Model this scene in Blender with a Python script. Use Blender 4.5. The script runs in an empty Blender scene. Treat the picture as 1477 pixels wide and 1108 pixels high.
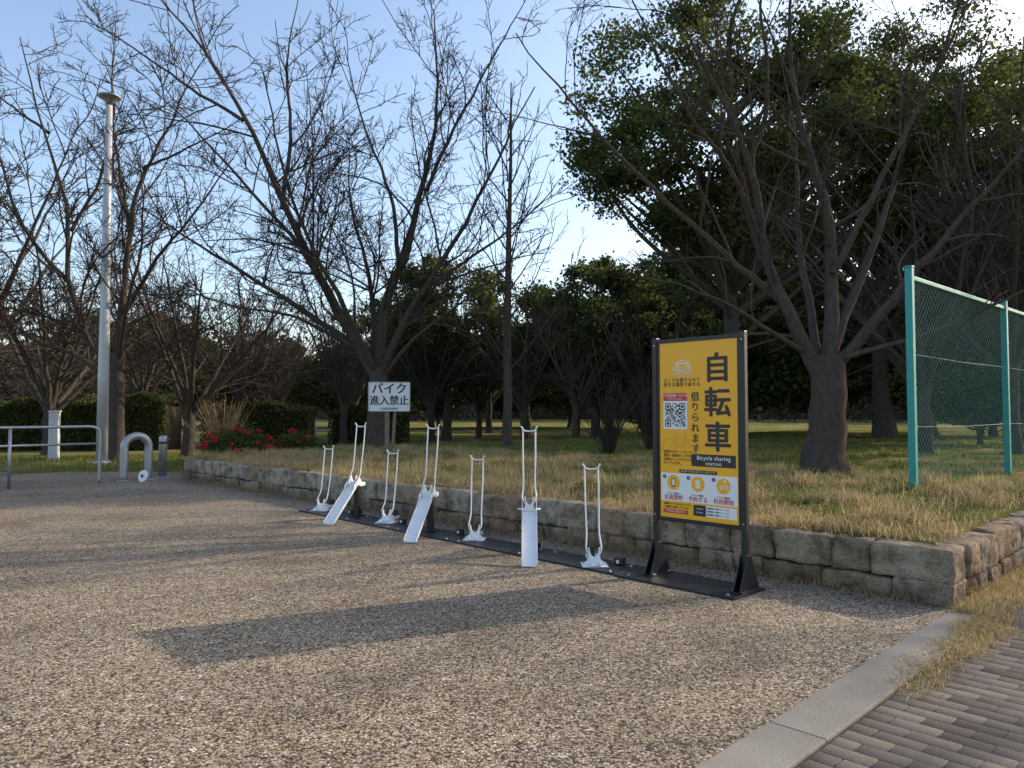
import bpy, bmesh, math, numpy as np
from mathutils import Vector, Matrix, noise
D=bpy.data
sc=bpy.context.scene
rad=math.radians
# ------------------------------------------------------------ helpers
C0=np.array([3.39,5.72]); U=np.array([-0.697,0.717]); U/=np.linalg.norm(U); N_=np.array([U[1],-U[0]])
def tb(t,b,z=0.0):
    p=C0+U*t+N_*b
    return (float(p[0]),float(p[1]),z)
def to_tb(x,y):
    dx=np.asarray(x)-C0[0]; dy=np.asarray(y)-C0[1]
    return dx*U[0]+dy*U[1], dx*N_[0]+dy*N_[1]
def link(o,parent=None):
    sc.collection.objects.link(o)
    if parent: o.parent=parent
    return o
def empty(name,loc=(0,0,0),rz=0):
    e=D.objects.new(name,None); e.location=loc; e.rotation_euler=(0,0,rz); e.empty_display_size=.2
    return link(e)
def fmesh(name,V,F,mat,smooth=False):
    V=np.ascontiguousarray(V,dtype=np.float32); F=np.ascontiguousarray(F,dtype=np.int32)
    me=D.meshes.new(name); k=F.shape[1]
    me.vertices.add(len(V)); me.vertices.foreach_set("co",V.ravel())
    me.loops.add(F.size); me.loops.foreach_set("vertex_index",F.ravel())
    me.polygons.add(len(F)); me.polygons.foreach_set("loop_start",np.arange(0,F.size,k,dtype=np.int32))
    if smooth: me.polygons.foreach_set("use_smooth",np.ones(len(F),dtype=bool))
    me.materials.append(mat); me.update(calc_edges=True)
    return me
def fobj(name,V,F,mat,smooth=False,parent=None,loc=(0,0,0)):
    o=D.objects.new(name,fmesh(name,V,F,mat,smooth)); o.location=loc
    return link(o,parent)
def pobj(name,verts,faces,mat,parent=None,loc=(0,0,0),rot=(0,0,0),bevel=0):
    me=D.meshes.new(name); me.from_pydata([tuple(v) for v in verts],[],faces); me.materials.append(mat)
    bm=bmesh.new(); bm.from_mesh(me); bmesh.ops.recalc_face_normals(bm,faces=bm.faces); bm.to_mesh(me); bm.free()
    o=D.objects.new(name,me); o.location=loc; o.rotation_euler=rot
    if bevel:
        m=o.modifiers.new("b",'BEVEL'); m.width=bevel; m.segments=2; m.limit_method='ANGLE'
    return link(o,parent)
def box(name,size,loc,mat,parent=None,rot=(0,0,0),bevel=0.002):
    x,y,z=[s/2 for s in size]
    v=[(-x,-y,-z),(x,-y,-z),(x,y,-z),(-x,y,-z),(-x,-y,z),(x,-y,z),(x,y,z),(-x,y,z)]
    f=[(0,3,2,1),(4,5,6,7),(0,1,5,4),(1,2,6,5),(2,3,7,6),(3,0,4,7)]
    return pobj(name,v,f,mat,parent,loc,rot,bevel)
def prism(name,poly,depth,mat,parent=None,loc=(0,0,0),rot=(0,0,0),bevel=0,axis='Y'):
    n=len(poly); v=[]
    for s in (-depth/2,depth/2):
        for a,b in poly:
            v.append((a,s,b) if axis=='Y' else ((s,a,b) if axis=='X' else (a,b,s)))
    f=[tuple(range(n)),tuple(range(2*n-1,n-1,-1))]
    for i in range(n):
        j=(i+1)%n; f.append((i,j,n+j,n+i))
    return pobj(name,v,f,mat,parent,loc,rot,bevel)
def catmull(pts,n):
    P=np.array(pts,float); m=len(P)
    if m==2:
        s=np.linspace(0,1,n)[:,None]; return P[0]*(1-s)+P[1]*s
    Q=np.vstack([2*P[0]-P[1],P,2*P[-1]-P[-2]])
    out=[]
    for s in np.linspace(0,m-1-1e-6,n):
        i=int(s); f=s-i; a,b,c,d=Q[i],Q[i+1],Q[i+2],Q[i+3]
        out.append(.5*((2*b)+(c-a)*f+(2*a-5*b+4*c-d)*f*f+(3*b-a-3*c+d)*f**3))
    return np.array(out)
def tubes(P,R,S=3):
    P=np.asarray(P,float); R=np.asarray(R,float)
    B,N,_=P.shape
    T=np.gradient(P,axis=1); T/=np.linalg.norm(T,axis=2,keepdims=True)+1e-9
    m=np.abs(T.mean(axis=1)); ax=np.argmin(m,axis=1); ref=np.zeros((B,3)); ref[np.arange(B),ax]=1
    Uu=np.cross(T,ref[:,None,:]); Uu/=np.linalg.norm(Uu,axis=2,keepdims=True)+1e-9
    W=np.cross(T,Uu)
    a=np.arange(S)*2*math.pi/S
    V=P[:,:,None,:]+R[:,:,None,None]*(np.cos(a)[None,None,:,None]*Uu[:,:,None,:]+np.sin(a)[None,None,:,None]*W[:,:,None,:])
    base=(np.arange(B)*N*S)[:,None,None]; i=(np.arange(N-1)*S)[None,:,None]; k=np.arange(S)[None,None,:]; k2=(k+1)%S
    F=np.stack([base+i+k,base+i+k2,base+i+S+k2,base+i+S+k],axis=-1).reshape(-1,4)
    return V.reshape(-1,3),F
def merge(parts):
    Vs=[];Fs=[];o=0
    for V,F in parts:
        Vs.append(V);Fs.append(F+o);o+=len(V)
    return np.vstack(Vs),np.vstack(Fs)
def pipe(name,pts,r,mat,parent=None,n=20,S=12,r1=None,smooth=True,straight=False):
    P=np.array(pts,float) if straight else catmull(pts,n)
    R=np.linspace(r,r if r1 is None else r1,len(P))
    V,F=tubes(P[None],R[None],S)
    me_v=[tuple(v) for v in V]; f=[tuple(x) for x in F]; L=len(V)
    f.append(tuple(range(S))); f.append(tuple(range(L-1,L-S-1,-1)))
    o=pobj(name,me_v,f,mat,parent)
    for p in o.data.polygons: p.use_smooth=len(p.vertices)==4
    return o
def lathe(name,prof,mat,parent=None,loc=(0,0,0),S=24,rot=(0,0,0)):
    v=[];f=[]
    for r,z in prof:
        for k in range(S):
            a=2*math.pi*k/S; v.append((r*math.cos(a),r*math.sin(a),z))
    for i in range(len(prof)-1):
        for k in range(S):
            f.append((i*S+k,i*S+(k+1)%S,(i+1)*S+(k+1)%S,(i+1)*S+k))
    f.append(tuple(range(S))[::-1]); f.append(tuple(range((len(prof)-1)*S,len(prof)*S)))
    o=pobj(name,v,f,mat,parent,loc,rot)
    for p in o.data.polygons: p.use_smooth=len(p.vertices)==4
    return o
# ------------------------------------------------------------ materials
def newmat(name,col=(.5,.5,.5),rough=.6,metal=0,spec=.5,diffuse=False):
    m=D.materials.new(name); m.use_nodes=True; nt=m.node_tree; b=nt.nodes["Principled BSDF"]
    if diffuse:
        nt.nodes.remove(b); b=nt.nodes.new("ShaderNodeBsdfDiffuse"); b.inputs[0].default_value=(*col,1)
        nt.links.new(b.outputs[0],nt.nodes["Material Output"].inputs[0]); return m,nt,b
    b.inputs["Base Color"].default_value=(*col,1); b.inputs["Roughness"].default_value=rough
    b.inputs["Metallic"].default_value=metal; b.inputs["Specular IOR Level"].default_value=spec
    return m,nt,b
def nd(nt,t,**k):
    n=nt.nodes.new(t)
    for a,v in k.items(): setattr(n,a,v)
    return n
def ramp(nt,fac,stops,interp='LINEAR'):
    r=nt.nodes.new("ShaderNodeValToRGB"); r.color_ramp.interpolation=interp
    e=r.color_ramp.elements
    while len(e)<len(stops): e.new(.5)
    for i,(p,c) in enumerate(stops):
        e[i].position=p; e[i].color=(*c,1) if len(c)==3 else c
    nt.links.new(fac,r.inputs[0]); return r.outputs[0]
def mix(nt,fac,a,b,mode='MIX'):
    m=nt.nodes.new("ShaderNodeMix"); m.data_type='RGBA'; m.blend_type=mode
    for inp,v in ((m.inputs[0],fac),(m.inputs[6],a),(m.inputs[7],b)):
        if isinstance(v,(int,float)): inp.default_value=v
        elif isinstance(v,tuple): inp.default_value=(*v,1)
        else: nt.links.new(v,inp)
    return m.outputs[2]
def ntex(nt,scale,detail=4,rough=.55,co=None):
    n=nd(nt,"ShaderNodeTexNoise"); n.inputs["Scale"].default_value=scale; n.inputs["Detail"].default_value=detail; n.inputs["Roughness"].default_value=rough
    if co is None:
        co=nt.nodes.new("ShaderNodeTexCoord").outputs["Object"]
    nt.links.new(co,n.inputs["Vector"]); return n.outputs["Fac"]
def bump(nt,b,h,strength=.5,dist=.01):
    n=nd(nt,"ShaderNodeBump"); n.inputs["Strength"].default_value=strength; n.inputs["Distance"].default_value=dist
    nt.links.new(h,n.inputs["Height"]); nt.links.new(n.outputs[0],b.inputs["Normal"])
def setc(nt,b,c): nt.links.new(c,b.inputs[0])
def paint(name,col,rough=.45,metal=0,var=.12,sc_=6,bs=.05):
    m,nt,b=newmat(name,col,rough,metal)
    f=ntex(nt,sc_,4); c=mix(nt,f,tuple(x*(1-var*1.5) for x in col),tuple(min(1,x*(1+var)) for x in col)); setc(nt,b,c)
    r=nd(nt,"ShaderNodeMapRange"); r.inputs[3].default_value=max(.05,rough-.1); r.inputs[4].default_value=rough+.15
    nt.links.new(f,r.inputs[0]); nt.links.new(r.outputs[0],b.inputs["Roughness"])
    return m
M_white=paint("white_powder_coat",(.80,.80,.79),.35,0,.06)
M_black=paint("black_steel",(.012,.012,.014),.4,0,.3)
M_galv=paint("galvanised_steel",(.38,.39,.40),.42,.75,.2)
M_pole=paint("grey_painted_steel",(.46,.47,.48),.4,.3,.12)
M_teal=paint("teal_paint",(.02,.30,.27),.4,0,.15)
M_tealw=paint("teal_wire",(.02,.20,.17),.45,0,.15)
M_yel=paint("yellow_print",(.92,.45,.012),.4,0,.03)
M_yel2=paint("orange_print",(.84,.37,.010),.4,0,.03)
M_ink=paint("ink_black",(.03,.022,.02),.5,0,.1)
M_red=paint("red_print",(.62,.05,.04),.5,0,.05)
M_wp=paint("white_print",(.8,.8,.79),.5,0,.03)
def bark(name,a,bc):
    m,nt,b=newmat(name,a,diffuse=True)
    co=nt.nodes.new("ShaderNodeTexCoord").outputs["Object"]
    mp=nd(nt,"ShaderNodeMapping"); mp.inputs["Scale"].default_value=(1,1,.35); nt.links.new(co,mp.inputs[0])
    f=ntex(nt,14,4,.7,mp.outputs[0])
    setc(nt,b,mix(nt,f,a,bc)); bump(nt,b,f,1.0,.05); return m
M_bark=bark("cherry_bark",(.028,.023,.020),(.145,.118,.098))
m,nt,b=newmat("cherry_twig",(.055,.044,.038),diffuse=True); M_twig=m
M_bark2=bark("evergreen_bark",(.04,.034,.028),(.15,.125,.10))
def leafmat(name,stops,trans=.25,rough=.55):
    m,nt,b=newmat(name,(.05,.08,.03),diffuse=True)
    g=nt.nodes.new("ShaderNodeNewGeometry")
    c=ramp(nt,g.outputs["Random Per Island"],stops)
    setc(nt,b,c)
    tr=nd(nt,"ShaderNodeBsdfTranslucent"); nt.links.new(c,tr.inputs[0])
    ms=nd(nt,"ShaderNodeMixShader"); ms.inputs[0].default_value=trans
    nt.links.new(b.outputs[0],ms.inputs[1]); nt.links.new(tr.outputs[0],ms.inputs[2])
    nt.links.new(ms.outputs[0],nt.nodes["Material Output"].inputs[0]); return m
M_leaf=leafmat("evergreen_leaf",[(0,(.045,.062,.020)),(.5,(.085,.108,.036)),(.85,(.135,.15,.05)),(1,(.24,.21,.08))],.4)
M_leaf2=leafmat("dark_leaf",[(0,(.04,.055,.02)),(.6,(.07,.09,.03)),(1,(.14,.135,.05))],.3)
M_far=leafmat("distant_foliage",[(0,(.07,.062,.05)),(.4,(.11,.095,.07)),(.7,(.07,.08,.05)),(1,(.13,.115,.09))],.05,.9)
M_straw=leafmat("straw",[(0,(.28,.20,.10)),(.5,(.52,.39,.20)),(.85,(.66,.53,.30)),(1,(.19,.21,.07))],.4,.8)
M_green=leafmat("grass_blade",[(0,(.09,.115,.025)),(.5,(.17,.20,.05)),(1,(.36,.30,.12))],.35,.8)
M_flower=leafmat("camellia_petal",[(0,(.50,.012,.025)),(1,(.75,.04,.06))],.2,.6)
M_dryleaf=leafmat("fallen_leaf",[(0,(.14,.07,.03)),(.6,(.28,.15,.06)),(1,(.38,.25,.12))],.1,.8)
def aggregate():
    m,nt,b=newmat("exposed_aggregate",(.2,.16,.11),.8,0,.3)
    co=nt.nodes.new("ShaderNodeTexCoord").outputs["Object"]
    v=nd(nt,"ShaderNodeTexVoronoi"); v.inputs["Scale"].default_value=78; nt.links.new(co,v.inputs["Vector"])
    s=nd(nt,"ShaderNodeSeparateColor"); nt.links.new(v.outputs["Color"],s.inputs[0])
    c=ramp(nt,s.outputs[0],[(0,(.085,.064,.044)),(.2,(.23,.165,.10)),(.45,(.41,.31,.20)),(.68,(.53,.425,.29)),(.84,(.36,.33,.285)),(.95,(.66,.57,.45)),(1,(.82,.77,.68))])
    gap=ramp(nt,v.outputs["Distance"],[(.45,(1,1,1)),(.8,(.17,.14,.11))])
    c=mix(nt,1.0,c,gap,'MULTIPLY')
    big=ntex(nt,.55,5,.65,co); st=ramp(nt,big,[(.3,(.58,.56,.54)),(.5,(.92,.91,.90)),(.68,(1.05,1.04,1.02))])
    c=mix(nt,1.0,c,st,'MULTIPLY')
    mid=ntex(nt,11,3,.6,co); c=mix(nt,1.0,c,ramp(nt,mid,[(.3,(.70,.70,.70)),(.7,(1.15,1.13,1.10))]),'MULTIPLY')
    setc(nt,b,c)
    h2=nd(nt,"ShaderNodeMath",operation='MULTIPLY_ADD'); nt.links.new(v.outputs["Distance"],h2.inputs[0]); h2.inputs[1].default_value=-.6; nt.links.new(s.outputs[1],h2.inputs[2])
    bump(nt,b,h2.outputs[0],.8,.008)
    return m
M_agg=aggregate()
def terrain_mat():
    m,nt,b=newmat("park_grass",(.2,.17,.08),diffuse=True)
    co=nt.nodes.new("ShaderNodeTexCoord").outputs["Object"]
    f=ntex(nt,.28,4,.6,co); g=ntex(nt,6,5,.7,co); k=ntex(nt,45,3,.7,co)
    straw=mix(nt,g,(.22,.16,.08),(.46,.35,.18)); green=mix(nt,g,(.09,.115,.03),(.22,.25,.065))
    c=mix(nt,ramp(nt,f,[(.36,(0,0,0)),(.54,(1,1,1))]),straw,green)
    c=mix(nt,ramp(nt,k,[(.35,(.6,.6,.6)),(.6,(0,0,0))]),c,(.08,.06,.035))
    setc(nt,b,c); bump(nt,b,k,.9,.05); return m
M_terr=terrain_mat()
def stone_mat():
    m,nt,b=newmat("granite_block",(.25,.2,.15),diffuse=True)
    co=nt.nodes.new("ShaderNodeTexCoord").outputs["Object"]
    g=nt.nodes.new("ShaderNodeNewGeometry")
    c=ramp(nt,g.outputs["Random Per Island"],[(0,(.40,.30,.21)),(.35,(.54,.44,.32)),(.7,(.58,.50,.41)),(1,(.50,.35,.23))])
    f=ntex(nt,4,7,.72,co); c=mix(nt,ramp(nt,f,[(.40,(.75,.75,.75)),(.56,(0,0,0))]),c,(.17,.125,.085))
    s=ntex(nt,80,3,.7,co); c=mix(nt,1.0,c,ramp(nt,s,[(.35,(.6,.6,.6)),(.65,(1.2,1.18,1.16))]),'MULTIPLY')
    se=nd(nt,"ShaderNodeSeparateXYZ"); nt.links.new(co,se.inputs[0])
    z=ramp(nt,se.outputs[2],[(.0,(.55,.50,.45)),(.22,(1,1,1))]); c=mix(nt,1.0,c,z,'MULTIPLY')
    setc(nt,b,c)
    f2=ntex(nt,22,5,.7,co)
    a=nd(nt,"ShaderNodeMath",operation='ADD'); nt.links.new(f2,a.inputs[0]); nt.links.new(f,a.inputs[1])
    bump(nt,b,a.outputs[0],1.0,.05); return m
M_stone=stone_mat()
def simple_noise_mat(name,a,bc,sc1,sc2,bs=.5,bd=.005,island=False,rough=.85):
    m,nt,b=newmat(name,a,diffuse=True)
    f=ntex(nt,sc1,4,.6); g=ntex(nt,sc2,3,.7)
    c=mix(nt,f,a,bc); c=mix(nt,1.0,c,ramp(nt,g,[(.3,(.6,.6,.6)),(.7,(1.3,1.3,1.3))]),'MULTIPLY')
    if island:
        ge=nt.nodes.new("ShaderNodeNewGeometry"); c=mix(nt,1.0,c,ramp(nt,ge.outputs["Random Per Island"],[(0,(.72,.68,.66)),(.5,(1,.97,.94)),(1,(1.2,1.15,1.08))]),'MULTIPLY')
    setc(nt,b,c); bump(nt,b,g,bs,bd); return m
M_kerb=simple_noise_mat("kerb_concrete",(.22,.195,.165),(.40,.365,.31),2.5,140,.8,.006)
M_brick=simple_noise_mat("paver_brick",(.135,.115,.098),(.26,.225,.195),3,150,.6,.003,True)
M_soil=simple_noise_mat("sandy_soil",(.07,.055,.038),(.16,.125,.085),5,80,.9,.01)
M_wood=simple_noise_mat("weathered_wood",(.16,.12,.09),(.30,.25,.2),8,60,.6,.004)
M_mortar=simple_noise_mat("wall_core",(.035,.03,.022),(.07,.055,.04),5,50)
M_hill=simple_noise_mat("wooded_ridge",(.085,.08,.06),(.14,.125,.095),.15,1.2,.9,.4)
M_wpost=simple_noise_mat("white_wrap",(.5,.5,.49),(.7,.7,.69),5,40,.3,.003)
M_sock=paint("sign_white",(.74,.75,.76),.5,0,.08)
# ------------------------------------------------------------ terrain
def sm(x): 
    x=np.clip(x,0,1); return x*x*(3-2*x)
def hbed(t,b):
    z=.43+.14*sm(b/4.5)+.03*np.sin(t*1.3+b*.7)*np.sin(b*1.1+.5)+.02*np.sin(t*3.1)*np.sin(b*2.7)
    z=z-.12*sm((3-t)/4)*sm((b-3)/4)
    z=z+.5*sm((b-45)/80)
    return z
def hfull(t,b):
    x=C0[0]+U[0]*t+N_[0]*b; y=C0[1]+U[1]*t+N_[1]*b
    out=-.03+.09*sm((y-18.7)/1.2)+.45*sm((y-35)/40)
    inside=(t>.16)&(b>.16)
    f=np.where(inside,1.0,0.0)
    f=np.where(inside&(t>15.42),(1-sm((t-15.42)/5))*sm((b-3.5)/4),f)
    return out*(1-f)+hbed(t,b)*f
def hxy(x,y):
    t,b=to_tb(x,y); return float(hfull(np.array(t),np.array(b)))
gt=np.concatenate([[-700,-300,-120,-50,-20,-8,-3,-1,-.3,0,.12,.2],np.arange(.5,15.3,.35),[15.3,15.38,15.46,15.8,16.4,17,18,19,20,21,22,24,26,29,33,38,45,55,70,100,150,300,700]])
gb=np.concatenate([[-700,-300,-100,-40,-15,-5,-1,0,.12,.2],np.arange(.5,24,.4),np.arange(24,50,2),[55,65,80,100,130,200,350,700]])
TT,BB=np.meshgrid(gt,gb,indexing='ij'); ZZ=hfull(TT,BB)
V=np.stack([C0[0]+U[0]*TT+N_[0]*BB,C0[1]+U[1]*TT+N_[1]*BB,ZZ],-1).reshape(-1,3)
nb=len(gb); i,j=np.meshgrid(np.arange(len(gt)-1),np.arange(nb-1),indexing='ij')
F=np.stack([i*nb+j,i*nb+j+1,(i+1)*nb+j+1,(i+1)*nb+j],-1).reshape(-1,4)
fobj("ground",V,F,M_terr,True)
pv=[tb(.0,-25),tb(.0,.1),tb(15.5,.1),(-8.4,18.7,0),(-14,19.0,0),(-45,19.6,0),(-45,-12,0)]
pobj("pavement",[(p[0],p[1],0) for p in pv],[tuple(range(len(pv)))],M_agg)
rng=np.random.default_rng(3)
ke=empty("kerb")
for k in range(10):
    b0=-13+k*2.0
    p=tb(-.14,b0+1.0,0); r=math.atan2(N_[1],N_[0])
    box("kerb_unit",(1.996,.275,.1),(p[0],p[1],-.038+float(rng.normal(0,.0008))),M_kerb,ke,(0,0,r),.006)
# pavers
bl,bw=.215,.105
rows=[]
for r_i,b0 in enumerate(np.arange(-6,9,bw)):
    for t0 in np.arange(-.40,-3.8,-bl):
        rows.append((t0-(bl/2 if r_i%2 else 0),b0))
rows=np.array(rows); K=len(rows)
hx=bw/2-.0018; hy=bl/2-.0018; ch=.0022
tpl=np.array([[-hx,-hy,-.05],[hx,-hy,-.05],[hx,hy,-.05],[-hx,hy,-.05],[-hx,-hy,-ch],[hx,-hy,-ch],[hx,hy,-ch],[-hx,hy,-ch],[-hx+ch,-hy+ch,0],[hx-ch,-hy+ch,0],[hx-ch,hy-ch,0],[-hx+ch,hy-ch,0]])
fq=np.array([[0,1,5,4],[1,2,6,5],[2,3,7,6],[3,0,4,7],[4,5,9,8],[5,6,10,9],[6,7,11,10],[7,4,8,11],[8,9,10,11]])
tilt=rng.normal(0,.004,(K,2)); dz=rng.normal(0,.0008,K)
Vb=np.repeat(tpl[None],K,0); Vb[:,:,2]+=Vb[:,:,0]*tilt[:,:1]+Vb[:,:,1]*tilt[:,1:]+dz[:,None]
tt=rows[:,0][:,None]+Vb[:,:,1]; bb=rows[:,1][:,None]+Vb[:,:,0]
Vw=np.stack([C0[0]+U[0]*tt+N_[0]*bb,C0[1]+U[1]*tt+N_[1]*bb,Vb[:,:,2]],-1).reshape(-1,3)
Fw=(fq[None]+(np.arange(K)*12)[:,None,None]).reshape(-1,4)
rows2=np.array([(-.3435,b0) for r_i,b0 in enumerate(np.arange(-6,9,bw)) if r_i%2]); K2=len(rows2)
tp2=tpl.copy(); tp2[:,1]=np.sign(tp2[:,1])*(np.abs(tp2[:,1])-bl/4)
tt=rows2[:,0][:,None]+tp2[None,:,1]; bb=rows2[:,1][:,None]+tp2[None,:,0]
Vh=np.stack([C0[0]+U[0]*tt+N_[0]*bb,C0[1]+U[1]*tt+N_[1]*bb,np.repeat(tp2[None,:,2],K2,0)],-1).reshape(-1,3)
Fh=(fq[None]+(np.arange(K2)*12)[:,None,None]).reshape(-1,4)
Vw,Fw=merge([(Vw,Fw),(Vh,Fh)])
fobj("brick_paving",Vw,Fw[:,::-1],M_brick)
sp=[tb(-.02,-9,-.007),tb(-.02,13,-.007),tb(-5,13,-.007),tb(-5,-9,-.007)]
pobj("joint_sand",sp,[(0,1,2,3)],M_soil)
# ------------------------------------------------------------ stone wall
bm=bmesh.new(); bmesh.ops.create_cube(bm,size=2); bmesh.ops.subdivide_edges(bm,edges=bm.edges[:],cuts=9,use_grid_fill=True)
SV=np.array([v.co[:] for v in bm.verts]); SF=np.array([[v.index for v in f.verts] for f in bm.faces]); bm.free()
def block(cx,cy,cz,sx,sy,sz,frame,seed):
    P=SV.copy(); h=np.array([sx,sy,sz])/2
    Q=P*h; rr=min(h)*.20
    inner=np.clip(Q,-(h-rr),(h-rr)); d=Q-inner; L=np.linalg.norm(d,axis=1,keepdims=True)
    Q=np.where(L>0,inner+d/np.maximum(L,1e-9)*np.minimum(L,rr),Q)
    for k in range(len(Q)):
        v=Vector((Q[k,0]*6+seed*7.3,Q[k,1]*6,Q[k,2]*6)); n1=noise.noise(v); n2=noise.noise(v*3.1)
        d=P[k]/np.linalg.norm(P[k]); d[1]*=1.6; Q[k]+=d*(n1*.020+n2*.012)
    Q+=np.array([cx,cy,cz]); o,ax,ay=frame
    W=np.empty_like(Q); W[:,0]=o[0]+ax[0]*Q[:,0]+ay[0]*Q[:,1]; W[:,1]=o[1]+ax[1]*Q[:,0]+ay[1]*Q[:,1]; W[:,2]=Q[:,2]
    return W,SF
parts=[]; sd=0
def wall_run(frame,L,seed,start=0):
    global sd
    r=np.random.default_rng(seed)
    for (z0,hh,wmin,wmax) in ((-.03,.195,.28,.60),(.165,.285,.30,.62)):
        x=start
        while x<L-.05:
            w=min(r.uniform(wmin,wmax),L-x)
            if L-x-w<.2: w=L-x
            sd+=1
            h2=hh+r.uniform(-.018,.020)
            parts.append(block(x+w/2,.17+r.uniform(-.025,.025),z0+h2/2,w-.005,.34,h2-.003,frame,sd)); x+=w
wall_run((C0,U,N_),15.6,1)
wall_run((C0,N_,U),12.0,2,.36)
e=C0+U*15.6
wall_run((e,N_,-U),6.0,5,.36)
Vs,Fs=merge(parts)
we=empty("stone_retaining_wall")
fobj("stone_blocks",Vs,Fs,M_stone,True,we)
def slab(name,t0,t1,b0,b1,z0,z1,mat,parent):
    v=[tb(t0,b0,z0),tb(t1,b0,z0),tb(t1,b1,z0),tb(t0,b1,z0),tb(t0,b0,z1),tb(t1,b0,z1),tb(t1,b1,z1),tb(t0,b1,z1)]
    f=[(0,3,2,1),(4,5,6,7),(0,1,5,4),(1,2,6,5),(2,3,7,6),(3,0,4,7)]
    return pobj(name,v,f,mat,parent)
slab("core_front",.05,15.55,.07,.27,-.02,.40,M_mortar,we)
slab("core_side",.08,.26,.28,11.9,-.02,.395,M_mortar,we)
# ------------------------------------------------------------ grass
def blades(rng,X,Y,Z,h,w,lean):
    K=len(X); a=rng.uniform(0,2*math.pi,K); la=rng.uniform(0,2*math.pi,K); l=np.abs(rng.normal(0,lean,K))*h
    dx=np.cos(a)*w/2; dy=np.sin(a)*w/2; lx=np.cos(la)*l; ly=np.sin(la)*l
    V=np.empty((K,6,3))
    for k,(s,hf,lf) in enumerate(((1,0,0),(1,.55,.35),(.15,1,1))):
        hz=h*hf*np.sqrt(np.maximum(.1,1-(l/h*lf*.6)**2))
        V[:,2*k,0]=X-dx*s+lx*lf;V[:,2*k,1]=Y-dy*s+ly*lf;V[:,2*k,2]=Z+hz
        V[:,2*k+1,0]=X+dx*s+lx*lf;V[:,2*k+1,1]=Y+dy*s+ly*lf;V[:,2*k+1,2]=Z+hz
    f=np.array([[0,1,3,2],[2,3,5,4]]); F=(f[None]+(np.arange(K)*6)[:,None,None]).reshape(-1,4)
    return V.reshape(-1,3),F
def patch(rng,K,t0,t1,b0,b1,bpow=1.0,clump=0,sg=.09):
    t=rng.uniform(t0,t1,K); b=b0+(b1-b0)*rng.uniform(0,1,K)**bpow
    if clump:
        n=max(4,int(K/clump)); ct=rng.uniform(t0,t1,n); cb=b0+(b1-b0)*rng.uniform(0,1,n)**bpow; i=rng.integers(0,n,K)
        t=ct[i]+rng.normal(0,sg,K); b=cb[i]+rng.normal(0,sg,K); b=np.maximum(b,b0-.12)
    return t,b
def place(t,b):
    return C0[0]+U[0]*t+N_[0]*b, C0[1]+U[1]*t+N_[1]*b
rng=np.random.default_rng(11); P_=[]
for K,cl,bp,b1,hm,sg in ((42000,75,1.5,5.5,.10,.08),(18000,220,1.4,4.5,.15,.12),(45000,0,1.5,6,.05,0)):
    t,b=patch(rng,K,.15,15.4,.22,b1,bp,cl,sg or .09); t=np.clip(t,.12,15.4); x,y=place(t,b); z=hfull(np.maximum(t,.2),np.maximum(b,.2))-.01
    P_.append(blades(rng,x,y,z,rng.uniform(.35,1.7,K)*hm,rng.uniform(.004,.008,K),1.2))
fobj("dry_grass",*merge(P_),M_straw)
P_=[]
K=50000; t,b=patch(rng,K,.3,22,3,26,1.3,30); x,y=place(t,b); z=hfull(t,b)-.01
P_.append(blades(rng,x,y,z,rng.uniform(.03,.11,K),rng.uniform(.01,.020,K),.7))
K=9000; x=rng.uniform(-26,-7.6,K); y=rng.uniform(18.9,24,K); t,b=to_tb(x,y); z=hfull(t,b)-.01
P_.append(blades(rng,x,y,z,rng.uniform(.05,.15,K),rng.uniform(.01,.025,K),.6))
K=10000; t,b=patch(rng,K,.3,15,.3,6,1.2,120,.12); x,y=place(t,b); z=hfull(t,b)-.01
P_.append(blades(rng,x,y,z,rng.uniform(.04,.11,K),rng.uniform(.005,.01,K),.6))
fobj("lawn_grass",*merge(P_),M_green)
P_=[]
K=15000; t=-.03-np.abs(rng.normal(0,.14,K)); b=-.15+np.abs(rng.normal(0,3.2,K)); x,y=place(t,b)
P_.append(blades(rng,x,y,np.full(K,-.005),rng.uniform(.02,.10,K),rng.uniform(.003,.006,K),1.3))
K=9000; n=60; cb=rng.uniform(-2.3,-.2,n)*np.sqrt(rng.uniform(.1,1,n)); ct=-.29+rng.normal(0,.06,n); i=rng.integers(0,n,K); t=ct[i]+rng.normal(0,.05,K); b=cb[i]+rng.normal(0,.08,K); x,y=place(t,b)
P_.append(blades(rng,x,y,np.full(K,.0),rng.uniform(.010,.045,K),rng.uniform(.002,.005,K),1.8))
K=3500; t=rng.uniform(.2,15,K); b=-np.abs(rng.normal(0,.03,K)); x,y=place(t,b)
P_.append(blades(rng,x,y,np.zeros(K),rng.uniform(.02,.07,K),rng.uniform(.003,.006,K),.8))
fobj("verge_grass",*merge(P_),M_straw)
def leafquads(rng,C,s,flat=False,asp=.55):
    K=len(C); n=rng.normal(0,1,(K,3)); 
    if flat: n=np.stack([rng.normal(0,.25,K),rng.normal(0,.25,K),np.ones(K)],-1)
    n/=np.linalg.norm(n,axis=1,keepdims=True); r=rng.normal(0,1,(K,3)); a=np.cross(n,r); a/=np.linalg.norm(a,axis=1,keepdims=True)+1e-9; c=np.cross(n,a)
    s=np.asarray(s)[:,None]
    V=np.stack([C-a*s,C-c*s*asp+n*s*.12,C+a*s,C+c*s*asp+n*s*.12],1).reshape(-1,3)
    F=np.arange(K*4).reshape(-1,4); return V,F
K=900; t=rng.uniform(.2,15,K); b=-.02-np.abs(rng.normal(0,.35,K)); x,y=place(t,b); C=np.stack([x,y,np.full(K,.012)],-1)
p1=leafquads(rng,C,rng.uniform(.008,.022,K),True)
K=1500; t=rng.uniform(.3,15,K); b=rng.uniform(.3,8,K); x,y=place(t,b); C=np.stack([x,y,hfull(t,b)+.05],-1)
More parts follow.
